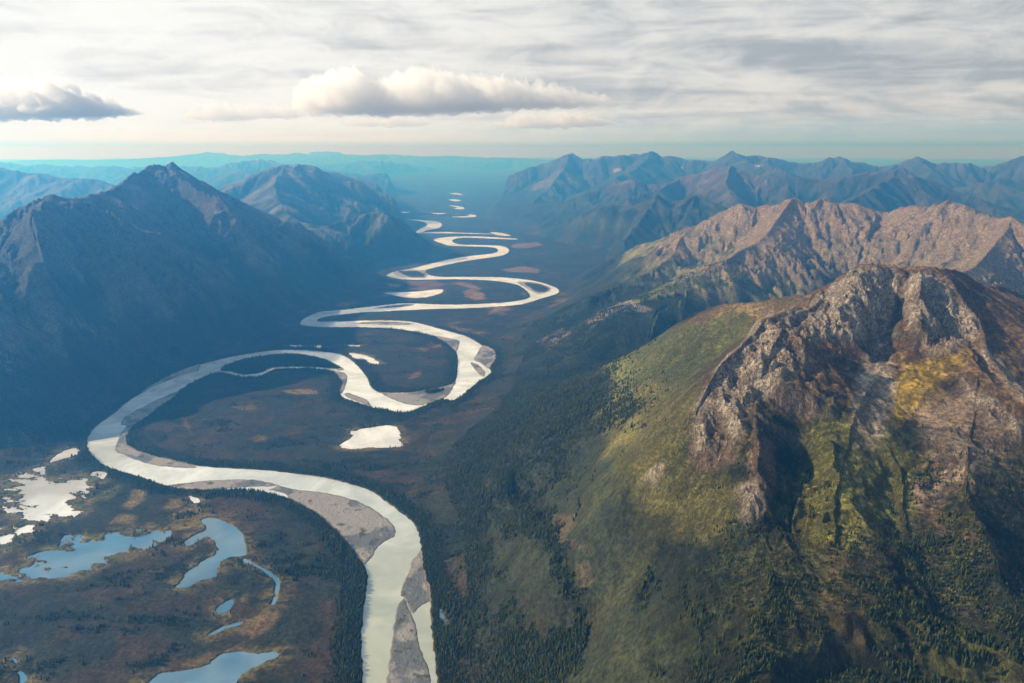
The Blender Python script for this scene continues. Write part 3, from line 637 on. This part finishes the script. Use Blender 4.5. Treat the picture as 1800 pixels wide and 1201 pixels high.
# ------------------------------------------------------------------ materials
def new_mat(name):
    m = bpy.data.materials.new(name); m.use_nodes = True
    n = NT(m.node_tree); o = n.node('ShaderNodeOutputMaterial'); b = n.node('ShaderNodeBsdfPrincipled'); n.l.new(b.outputs[0], o.inputs[0])
    return m, n, b, o
mt, t, b, _ = new_mat('ground_cover')
at = t.node('ShaderNodeAttribute', attribute_name='cover'); tc = t.node('ShaderNodeTexCoord'); P = tc.outputs['Object']
a1 = t.noise(P, .11, 3, .7); a2 = t.noise(P, .018, 5, .62); a3 = t.noise(P, .45, 2, .6)
rkm = t.math('MAXIMUM', at.outputs['Alpha'], 0.0); plain = t.math('MAXIMUM', t.math('MULTIPLY', at.outputs['Alpha'], -1.0), 0.0)
v1 = t.ramp(a1, .30, .72, .48, 1.65); v2 = t.ramp(a2, .3, .7, .72, 1.3); v3 = t.ramp(a3, .25, .75, .72, 1.28)
mul = t.math('MULTIPLY', t.math('MULTIPLY', v1, v2), v3)
soft = t.math('SUBTRACT', 1.0, t.math('MAXIMUM', t.math('MULTIPLY', rkm, .6), t.math('MULTIPLY', plain, .9)))
mul = t.math('ADD', t.math('MULTIPLY', mul, soft), t.math('SUBTRACT', 1.0, soft))
cc = t.mix(1.0, at.outputs['Color'], t.comb(mul, mul, mul), 'MULTIPLY')
mp = t.node('ShaderNodeMapping'); t.l.new(P, mp.inputs['Vector']); mp.inputs['Scale'].default_value = (1, .8, .45)
k1 = t.noise(mp.outputs[0], .06, 6, .68, 1.4); k2 = t.noise(mp.outputs[0], .16, 4, .7, 1.0)
rf = t.math('ADD', t.math('ABSOLUTE', t.math('SUBTRACT', k1, .5)), t.math('MULTIPLY', t.math('ABSOLUTE', t.math('SUBTRACT', k2, .5)), .6))
rv = t.ramp(rf, .0, .15, .30, 1.50)
rv = t.math('ADD', t.math('MULTIPLY', rv, rkm), t.math('SUBTRACT', 1.0, rkm))
cc = t.mix(1.0, cc, t.comb(rv, rv, rv), 'MULTIPLY')
t.l.new(cc, b.inputs['Base Color']); b.inputs['Roughness'].default_value = .95; b.inputs['Specular IOR Level'].default_value = .15
bp = t.node('ShaderNodeBump'); bp.inputs['Strength'].default_value = .9; bp.inputs['Distance'].default_value = 3.0
t.put(bp.inputs['Height'], t.math('ADD', t.math('MULTIPLY', t.math('MULTIPLY', rf, rkm), 20.0), t.math('ADD', a1, t.math('MULTIPLY', a2, 2.5)))); t.l.new(bp.outputs[0], b.inputs['Normal'])

def water_mat(name, col, rough, spec, ior, near=False):
    m, t, b, _ = new_mat(name); tc = t.node('ShaderNodeTexCoord'); P = tc.outputs['Object']
    n = t.noise(P, .006, 5, .6, 1.2)
    fl = t.noise(P, .0011, 6, .65, 2.5)
    n = t.math('ADD', t.math('MULTIPLY', n, .6), t.math('MULTIPLY', fl, .45))
    c = t.mix(t.ramp(n, .40, .68), tuple(x * .72 for x in col), tuple(min(1, x * 1.18) for x in col))
    if near:
        sy_ = t.node('ShaderNodeSeparateXYZ'); t.l.new(P, sy_.inputs[0])
        c = t.mix(t.math('MULTIPLY', t.ramp(sy_.outputs[1], 2500, 1200), .85), c, t.mix(t.ramp(n, .40, .68), (.36, .40, .25), (.52, .54, .38)))
    t.l.new(c, b.inputs['Base Color']); b.inputs['Roughness'].default_value = rough; b.inputs['IOR'].default_value = 1.33
    b.inputs['Specular IOR Level'].default_value = spec
    bp = t.node('ShaderNodeBump'); bp.inputs['Strength'].default_value = .05; bp.inputs['Distance'].default_value = .2
    t.put(bp.inputs['Height'], t.noise(P, .3, 3, .6)); t.l.new(bp.outputs[0], b.inputs['Normal'])
    b.inputs['IOR'].default_value = ior
    return m
m_river = water_mat('silt_and_sky_water', (.72, .80, .83), .10, 1.0, 2.3, True)  # pale silt with white sky reflection put into the colour, stronger far off
m_pond = water_mat('clear_water', (.07, .19, .31), .03, 1.0, 2.1)  # blue of the reflected sky put into the colour of clear water
m_marsh = water_mat('sky_white_water', (.78, .82, .83), .07, 1.0, 2.4)  # white of the mirrored sky painted into the base colour

def tag(o, label, cat, group=None, kind=None):
    o['label'] = label; o['category'] = cat
    if group: o['group'] = group
    if kind: o['kind'] = kind
    return o
def np_mesh(name, V, Q, mat, cols=None, smooth=True, nper=4):
    me = bpy.data.meshes.new(name); me.vertices.add(len(V)); me.vertices.foreach_set('co', np.ascontiguousarray(V, np.float32).ravel())
    me.loops.add(Q.size); me.loops.foreach_set('vertex_index', np.ascontiguousarray(Q, np.int32).ravel())
    me.polygons.add(len(Q)); me.polygons.foreach_set('loop_start', np.arange(0, Q.size, nper, dtype=np.int32))
    if smooth: me.polygons.foreach_set('use_smooth', np.ones(len(Q), bool))
    me.update(calc_edges=True)
    if cols is not None:
        if cols.shape[1] == 3: cols = np.concatenate([cols, np.ones((len(cols), 1), np.float32)], 1)
        a = me.color_attributes.new('cover', 'FLOAT_COLOR', 'POINT')
        a.data.foreach_set('color', cols.astype(np.float32).ravel())
    me.materials.append(mat)
    o = bpy.data.objects.new(name, me); COL.objects.link(o); return o

# ------------------------------------------------------------------ terrain objects, one per mountain
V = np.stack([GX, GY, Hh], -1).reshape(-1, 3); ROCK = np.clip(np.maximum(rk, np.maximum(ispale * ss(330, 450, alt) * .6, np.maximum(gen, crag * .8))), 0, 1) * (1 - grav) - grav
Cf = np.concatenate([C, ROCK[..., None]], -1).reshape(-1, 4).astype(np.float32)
ids = np.arange(NR * NC).reshape(NR, NC)
Q = np.stack([ids[:-1, :-1], ids[:-1, 1:], ids[1:, 1:], ids[1:, :-1]], -1)
fid = GID[:-1, :-1].copy()
fid[MH[:-1, :-1] < 12] = 0
fid[(fid == 0) & (RR[:-1, :-1] > 20000)] = 0
NAMES = {'valley': ('valley_floor', 'flat dark boggy valley floor the river meanders across', 'valley floor'),
 'near': ('mountain', 'nearest mountain with cream crags, scree chute and yellow heath', 'mountain'),
 'foot': ('foothills', 'dark wooded foothills between the river and the nearest mountain', 'foothills'),
 'pale': ('mountain', 'pale pinkish bare ridge with jagged crest behind the nearest mountain', 'mountain'),
 'hillR': ('hill', 'low blue green wooded hill right of the far river loops', 'hill'),
 'brown': ('mountain', 'rounded brown mountain before the far blue range', 'mountain'),
 'dark': ('mountain', 'dark blue pyramid mountain right of the brown one', 'mountain'),
 'range': ('mountain_range', 'serrated deep blue mountain range along the right horizon', 'mountain range'),
 'left': ('mountain', 'big shadowed blue mountain with twin peaks on the left bank', 'mountain'),
 'backleft': ('mountain', 'hazy blue mountain behind the big left one', 'mountain'),
 'farleft': ('mountain', 'hazy blue ridge at the far left edge', 'mountain'),
 'far': ('mountain_range', 'faint pale blue ranges fading into haze on the horizon', 'mountain range')}
for gi, g in enumerate(GROUPS):
    q = Q[fid == gi]
    if not len(q): continue
    used = np.zeros(NR * NC, bool); used[q.ravel()] = True
    mp = np.cumsum(used) - 1
    n_, l_, c_ = NAMES[g]
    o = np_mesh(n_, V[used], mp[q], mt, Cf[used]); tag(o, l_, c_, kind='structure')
print('terrain mesh', round(time.time() - T0, 1))

# ------------------------------------------------------------------ water sheets
def sheet(name, P, mat, z, grow):
    n = len(P); A = 0
    for i in range(n): A += P[i - 1][0] * P[i][1] - P[i][0] * P[i - 1][1]
    sg = 1 if A > 0 else -1
    tg = np.roll(P, -1, 0) - np.roll(P, 1, 0); tg /= np.linalg.norm(tg, axis=1)[:, None] + 1e-9
    O = P + sg * grow * np.stack([tg[:, 1], -tg[:, 0]], 1)
    tri = geometry.tessellate_polygon([[Vector((x, y, 0)) for x, y in O]])
    V_ = np.column_stack([O, np.full(n, z)])
    Tn = []
    for a, b_, c in tri:
        cr = (O[b_][0] - O[a][0]) * (O[c][1] - O[a][1]) - (O[b_][1] - O[a][1]) * (O[c][0] - O[a][0])
        Tn.append((a, b_, c) if cr > 0 else (a, c, b_))
    return np_mesh(name, V_, np.array(Tn), mat, smooth=False, nper=3)
tag(sheet('river', riverP, m_river, 0.0, 8), 'wide pale silty river winding in big loops down the valley', 'river', kind='structure')
for i, P in enumerate(farP):
    tag(sheet('river_reach', P, m_river, 0.0, 6), 'distant white glint of the river where it bends behind the hills', 'river', group='distant reaches of the river', kind='structure')
for n_, l_, P, k_ in pondP:
    tag(sheet(n_, P, m_marsh if P[:, 1].mean() > 1720 else m_pond, 0.0 if n_ != 'creek' else .012, 7), l_, n_.replace('_', ' '), kind='structure')

# ------------------------------------------------------------------ spruce trees
mtree, t, b, _ = new_mat('spruce_needles')
at = t.node('ShaderNodeAttribute', attribute_name='cover'); tc = t.node('ShaderNodeTexCoord')
t.l.new(t.mix(1.0, at.outputs['Color'], t.comb(*[t.ramp(t.noise(tc.outputs['Object'], 1.3, 2), .3, .7, .6, 1.4)] * 3), 'MULTIPLY'), b.inputs['Base Color'])
b.inputs['Roughness'].default_value = .9; b.inputs['Specular IOR Level'].default_value = .1
ftx = np.where(MH < 330, .32, .12) + .7 * ss(-.16, .2, n_a + .7 * n_c + .3 * n_b)
forest = ftx * ss(520, 300, alt) * ss(.95, .6, ST)
forest = forest * np.where(isnear, ss(500, 330, alt), 1)
bank = ss(75, 20, np.minimum(SDR, isl + 400 * (SDR > 5))) * (dist_w > spn)
forest = np.where(MH < 25, ss(.08, .35, n_d + .5 * n_c) * .22 + bank * .8, forest)
forest = np.where(isl < -4, .9, forest)
forest = forest * ((dist_w > spn) | (isl < -3)) * (RR > 650) * (RR < 4200) * (np.abs(TH) < math.radians(43)) * (1 - rk) * (1 - grav)
cell = np.gradient(rr)[:, None] * RR * np.gradient(thr)[None]
W = (forest * cell * np.clip(1800 / RR, .3, 1.6) ** 1.6).ravel(); W /= W.sum()
NT_ = 300000
pick = rng.choice(W.size, NT_, p=W)
pi, pj = np.unravel_index(pick, GX.shape)
drr = np.gradient(rr)[pi]; dth = np.gradient(thr)[pj]
r_ = rr[pi] + (rng.random(NT_) - .5) * drr; t_ = thr[pj] + (rng.random(NT_) - .5) * dth
tx, ty = r_ * np.sin(t_), r_ * np.cos(t_); tz = samp(Hh, tx, ty) - .4
tall = (3.2 + 8.0 * rng.random(NT_) ** 1.8) * np.where(MH[pi, pj] > 330, .75, 1.0) * (.8 + 1.1 * np.clip(n_a[pi, pj] + .2, 0, .5))
tone = rng.random(NT_)
# which trees show largest: in frame and nearest
k = (ty * cp + (H - tz) * sp_)
uu = 900 + F * tx / k; vv = 600.5 - F * (ty * sp_ - (H - tz) * cp) / k
inside = (uu > 10) & (uu < 1790) & (vv < 1190) & (vv > 300)
size = np.where(inside, tall / np.sqrt(tx ** 2 + ty ** 2 + (H - tz) ** 2), 0)
order = np.argsort(-size); solo = order[:300]; mass = order[300:]
def spruce(seed, tiers, sides, trunk=False):
    g = np.random.default_rng(seed); vs, fs, cs = [], [], []
    if trunk:
        for a in range(4): an = a * math.pi / 2; vs += [(math.cos(an) * .018, math.sin(an) * .018, 0), (math.cos(an) * .012, math.sin(an) * .012, .3)]; cs += [(.05, .035, .025)] * 2
        for a in range(4): p, q = 2 * a, 2 * ((a + 1) % 4); fs += [(p, q, q + 1), (p, q + 1, p + 1)]
    for k_ in range(tiers):
        z0 = .06 + .80 * k_ / tiers; z1 = min(1.0, z0 + 1.5 / tiers if k_ < tiers - 1 else 1.0)
        rad = .21 * (1 - z0) ** .85 + .02
        b0 = len(vs)
        for a in range(sides):
            an = 2 * math.pi * (a + g.random() * .5) / sides; q = rad * (.65 + .6 * g.random())
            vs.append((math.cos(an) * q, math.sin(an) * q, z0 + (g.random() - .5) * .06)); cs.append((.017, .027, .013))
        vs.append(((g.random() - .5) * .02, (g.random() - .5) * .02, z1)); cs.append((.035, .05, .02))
        for a in range(sides): fs.append((b0 + a, b0 + (a + 1) % sides, b0 + sides))
    return np.array(vs), np.array(fs), np.array(cs)
# the rest of the forest as one mass
TV, TF, TC = spruce(3, 2, 5)
ang = rng.random(len(mass)) * 6.283; wd = tall[mass] * (.8 + .5 * rng.random(len(mass)))
ca, sa = np.cos(ang), np.sin(ang)
VX = TV[None, :, 0] * (wd * ca)[:, None] - TV[None, :, 1] * (wd * sa)[:, None] + tx[mass][:, None]
VY = TV[None, :, 0] * (wd * sa)[:, None] + TV[None, :, 1] * (wd * ca)[:, None] + ty[mass][:, None]
VZ = TV[None, :, 2] * tall[mass][:, None] + tz[mass][:, None]
tcx = TC[None] * np.where(tone[mass][:, None, None] > .8, (2.6, 1.9, 1.0), np.where(tone[mass][:, None, None] > .5, (1.25, 1.15, 1.0), (.7, .75, .85)))
FQ = TF[None] + (np.arange(len(mass)) * len(TV))[:, None, None]
o = np_mesh('spruce_forest', np.stack([VX, VY, VZ], -1).reshape(-1, 3), FQ.reshape(-1, 3), mtree, tcx.reshape(-1, 3).astype(np.float32), smooth=False, nper=3)
tag(o, 'dark spruce forest scattered over valley floor and lower slopes', 'forest', kind='stuff')
protos = []
for s_ in range(6):
    a, b_, c = spruce(20 + s_, 5, 7, True)
    c = c * ((1, 1, 1), (1.3, 1.2, 1), (.8, .85, .9), (1.9, 1.5, 1), (1, 1.1, .9), (.7, .8, .8))[s_]
    o = np_mesh('spruce_tree', a, b_, mtree, c.astype(np.float32), smooth=False, nper=3); protos.append(o)
for n_, i in enumerate(solo):
    o = protos[n_] if n_ < 6 else protos[n_ % 6].copy()
    if n_ >= 6: COL.objects.link(o)
    o.location = (tx[i], ty[i], tz[i]); o.scale = (tall[i], tall[i], tall[i]); o.rotation_euler = (0, 0, float(tone[i] * 6.28))
    tag(o, 'small dark pointed spruce right of the river along the bottom edge', 'tree', group='spruces on the nearest slopes right of the river')
print('trees', round(time.time() - T0, 1))

# ------------------------------------------------------------------ clouds: closed billowing hulls filled with vapour
def vapour(name, dens):
    m = bpy.data.materials.new(name); m.use_nodes = True; t = NT(m.node_tree)
    o_ = t.node('ShaderNodeOutputMaterial'); v_ = t.node('ShaderNodeVolumePrincipled'); t.l.new(v_.outputs[0], o_.inputs['Volume'])
    v_.inputs['Color'].default_value = (1, 1, 1, 1); v_.inputs['Absorption Color'].default_value = (1, 1, 1, 1)
    v_.inputs['Density'].default_value = dens; v_.inputs['Anisotropy'].default_value = .2
    return m
def noise3(x, y, z, s):
    return (vnoise(x + z * .7, y - z * .6, s) + vnoise(y + x * .5, z + x * .3, s + 5) + vnoise(z - y * .4, x + y * .6, s + 9)) / 1.7
def cloud(name, label, us, tops, bases, dist, seed, dens, N=420, M=110, amp=.55):
    u = np.linspace(us[0], us[-1], N); g = np.random.default_rng(seed)
    top = np.interp(u, us, tops); base = np.interp(u, us, bases)
    end = np.sqrt(np.clip(np.minimum(u - us[0], us[-1] - u) / 25.0, 0, 1))
    mid = base - (base - top) * .22
    up, dn = (mid - top) * end, (base - mid) * end
    S = dist / F
    A = np.linspace(0, 2 * math.pi, M, endpoint=False); ca, sa = np.cos(A), np.sin(A)
    r_v = np.where(sa[None] > 0, up[:, None], dn[:, None]) * S
    Zl = r_v * sa[None]; Yl = np.maximum(up, 2)[:, None] * S * 1.15 * ca[None]
    Xw = ((u - 900) * S)[:, None] + 0 * Zl
    zc_ = np.array([at_y(900, m, dist)[2] for m in mid])[:, None]
    q = S * 24.0; d = 0; am = 1; f = 1
    for o_ in range(5):
        d = d + am * (.72 - 2 * np.abs(noise3(Xw / q * f + 3 * o_, Yl / q * f, (Zl + 0) / q * f, seed + 13 * o_))); am *= .52; f *= 2.1
    L = np.sqrt(Yl ** 2 + Zl ** 2) + 1e-6
    k_ = amp * q * d * np.clip(up / 26, .12, 1)[:, None] * np.where(sa[None] > -.15, 1, .6) * end[:, None]
    Xw = Xw + noise3(Xw / q, Yl / q + 9, Zl / q, seed + 70) * q * .35 * end[:, None]
    Zl = Zl + Zl / L * k_; Yl = Yl + Yl / L * k_
    Vv = np.stack([Xw, dist + Yl, zc_ + Zl], -1).reshape(-1, 3)
    idx = np.arange(N * M).reshape(N, M); nx = np.roll(idx, -1, 1)
    Qq = np.stack([idx[:-1], nx[:-1], nx[1:], idx[1:]], -1).reshape(-1, 4)[:, ::-1]
    V2 = np.concatenate([Vv, [Vv[:M].mean(0), Vv[-M:].mean(0)]])
    T1 = np.stack([idx[0], idx[0], nx[0], np.full(M, N * M)], -1)
    o = np_mesh(name, V2, Qq, vapour('vapour_' + name, dens), smooth=True)
    bm = bmesh.new(); bm.from_mesh(o.data); bmesh.ops.holes_fill(bm, edges=[e for e in bm.edges if e.is_boundary]); bmesh.ops.recalc_face_normals(bm, faces=bm.faces)
    bmesh.ops.delete(bm, geom=[v for v in bm.verts if not v.link_faces], context='VERTS'); bm.to_mesh(o.data); bm.free()
    return tag(o, label, 'cloud')
import bmesh
sc.cycles.volume_bounces = 14
cloud('cumulus_cloud', 'long bright white cumulus bank with billowing top over the valley',
      [525, 545, 570, 600, 640, 665, 690, 705, 730, 760, 800, 840, 880, 920, 960, 1010, 1060, 1092], [188, 160, 146, 137, 133, 148, 152, 143, 136, 135, 140, 146, 150, 154, 157, 164, 174, 184],
      [196, 196, 197, 198, 199, 200, 201, 200, 199, 198, 196, 194, 192, 190, 189, 188, 187, 187], 45000, 5, .0011)
cloud('cumulus_cloud', 'lower ragged white cumulus left of the long bank', [345, 365, 400, 440, 480, 520, 560], [200, 190, 186, 191, 188, 192, 198], [208, 209, 210, 210, 209, 208, 205], 47000, 25, .0008)
cloud('cumulus_cloud', 'grey based cumulus bank low at the left edge of the sky',
      [-90, -40, 0, 30, 60, 85, 110, 140, 165, 190, 220, 255, 285], [172, 165, 170, 160, 151, 158, 150, 148, 160, 170, 178, 190, 198], [208, 208, 208, 208, 207, 206, 206, 205, 204, 204, 204, 203, 202], 42000, 9, .0016)
cloud('cumulus_cloud', 'small low scrap of cumulus under the right end of the long bank', [860, 885, 915, 950, 985, 1015, 1050, 1085], [216, 209, 206, 209, 203, 205, 210, 217], [221, 223, 224, 224, 223, 222, 221, 220], 50000, 41, .0012)
cloud('cumulus_cloud', 'faint grey scrap of cumulus below the middle of the long bank', [600, 630, 665, 700, 740, 775], [214, 208, 211, 206, 210, 216], [219, 221, 222, 222, 221, 219], 50000, 45, .0009)
cloud('cloud_puff', 'tiny dark detached puff above the left cumulus bank', [135, 142, 150, 158, 166], [141, 137, 136, 138, 143], [145, 147, 148, 147, 145], 42000, 12, .0018, 80, 40)

# ------------------------------------------------------------------ haze: the air itself
mh = bpy.data.materials.new('air'); mh.use_nodes = True; t = NT(mh.node_tree)
o_ = t.node('ShaderNodeOutputMaterial'); pv = t.node('ShaderNodeVolumePrincipled'); t.l.new(pv.outputs[0], o_.inputs['Volume'])
pv.inputs['Color'].default_value = (.065, .385, .95, 1); pv.inputs['Density'].default_value = 1.25e-4; pv.inputs['Anisotropy'].default_value = .63
pv.inputs['Absorption Color'].default_value = (1, 1, 1, 1)
X0, X1, Y0, Y1, Z0, Z1 = -90000, 90000, -18000, 90000, -5.0, 1200.0
vs = np.array([(x, y, z) for x in (X0, X1) for y in (Y0, Y1) for z in (Z0, Z1)])
fs = np.array([(0, 1, 3, 2), (4, 6, 7, 5), (0, 4, 5, 1), (2, 3, 7, 6), (0, 2, 6, 4), (1, 5, 7, 3)])
hz = np_mesh('haze', vs, fs, mh, smooth=False); tag(hz, 'blue air haze filling the valley and veiling the far mountains', 'haze', kind='stuff')
print('done', round(time.time() - T0, 1), 'Hmin', Hh.min(), 'Hmax', Hh.max())
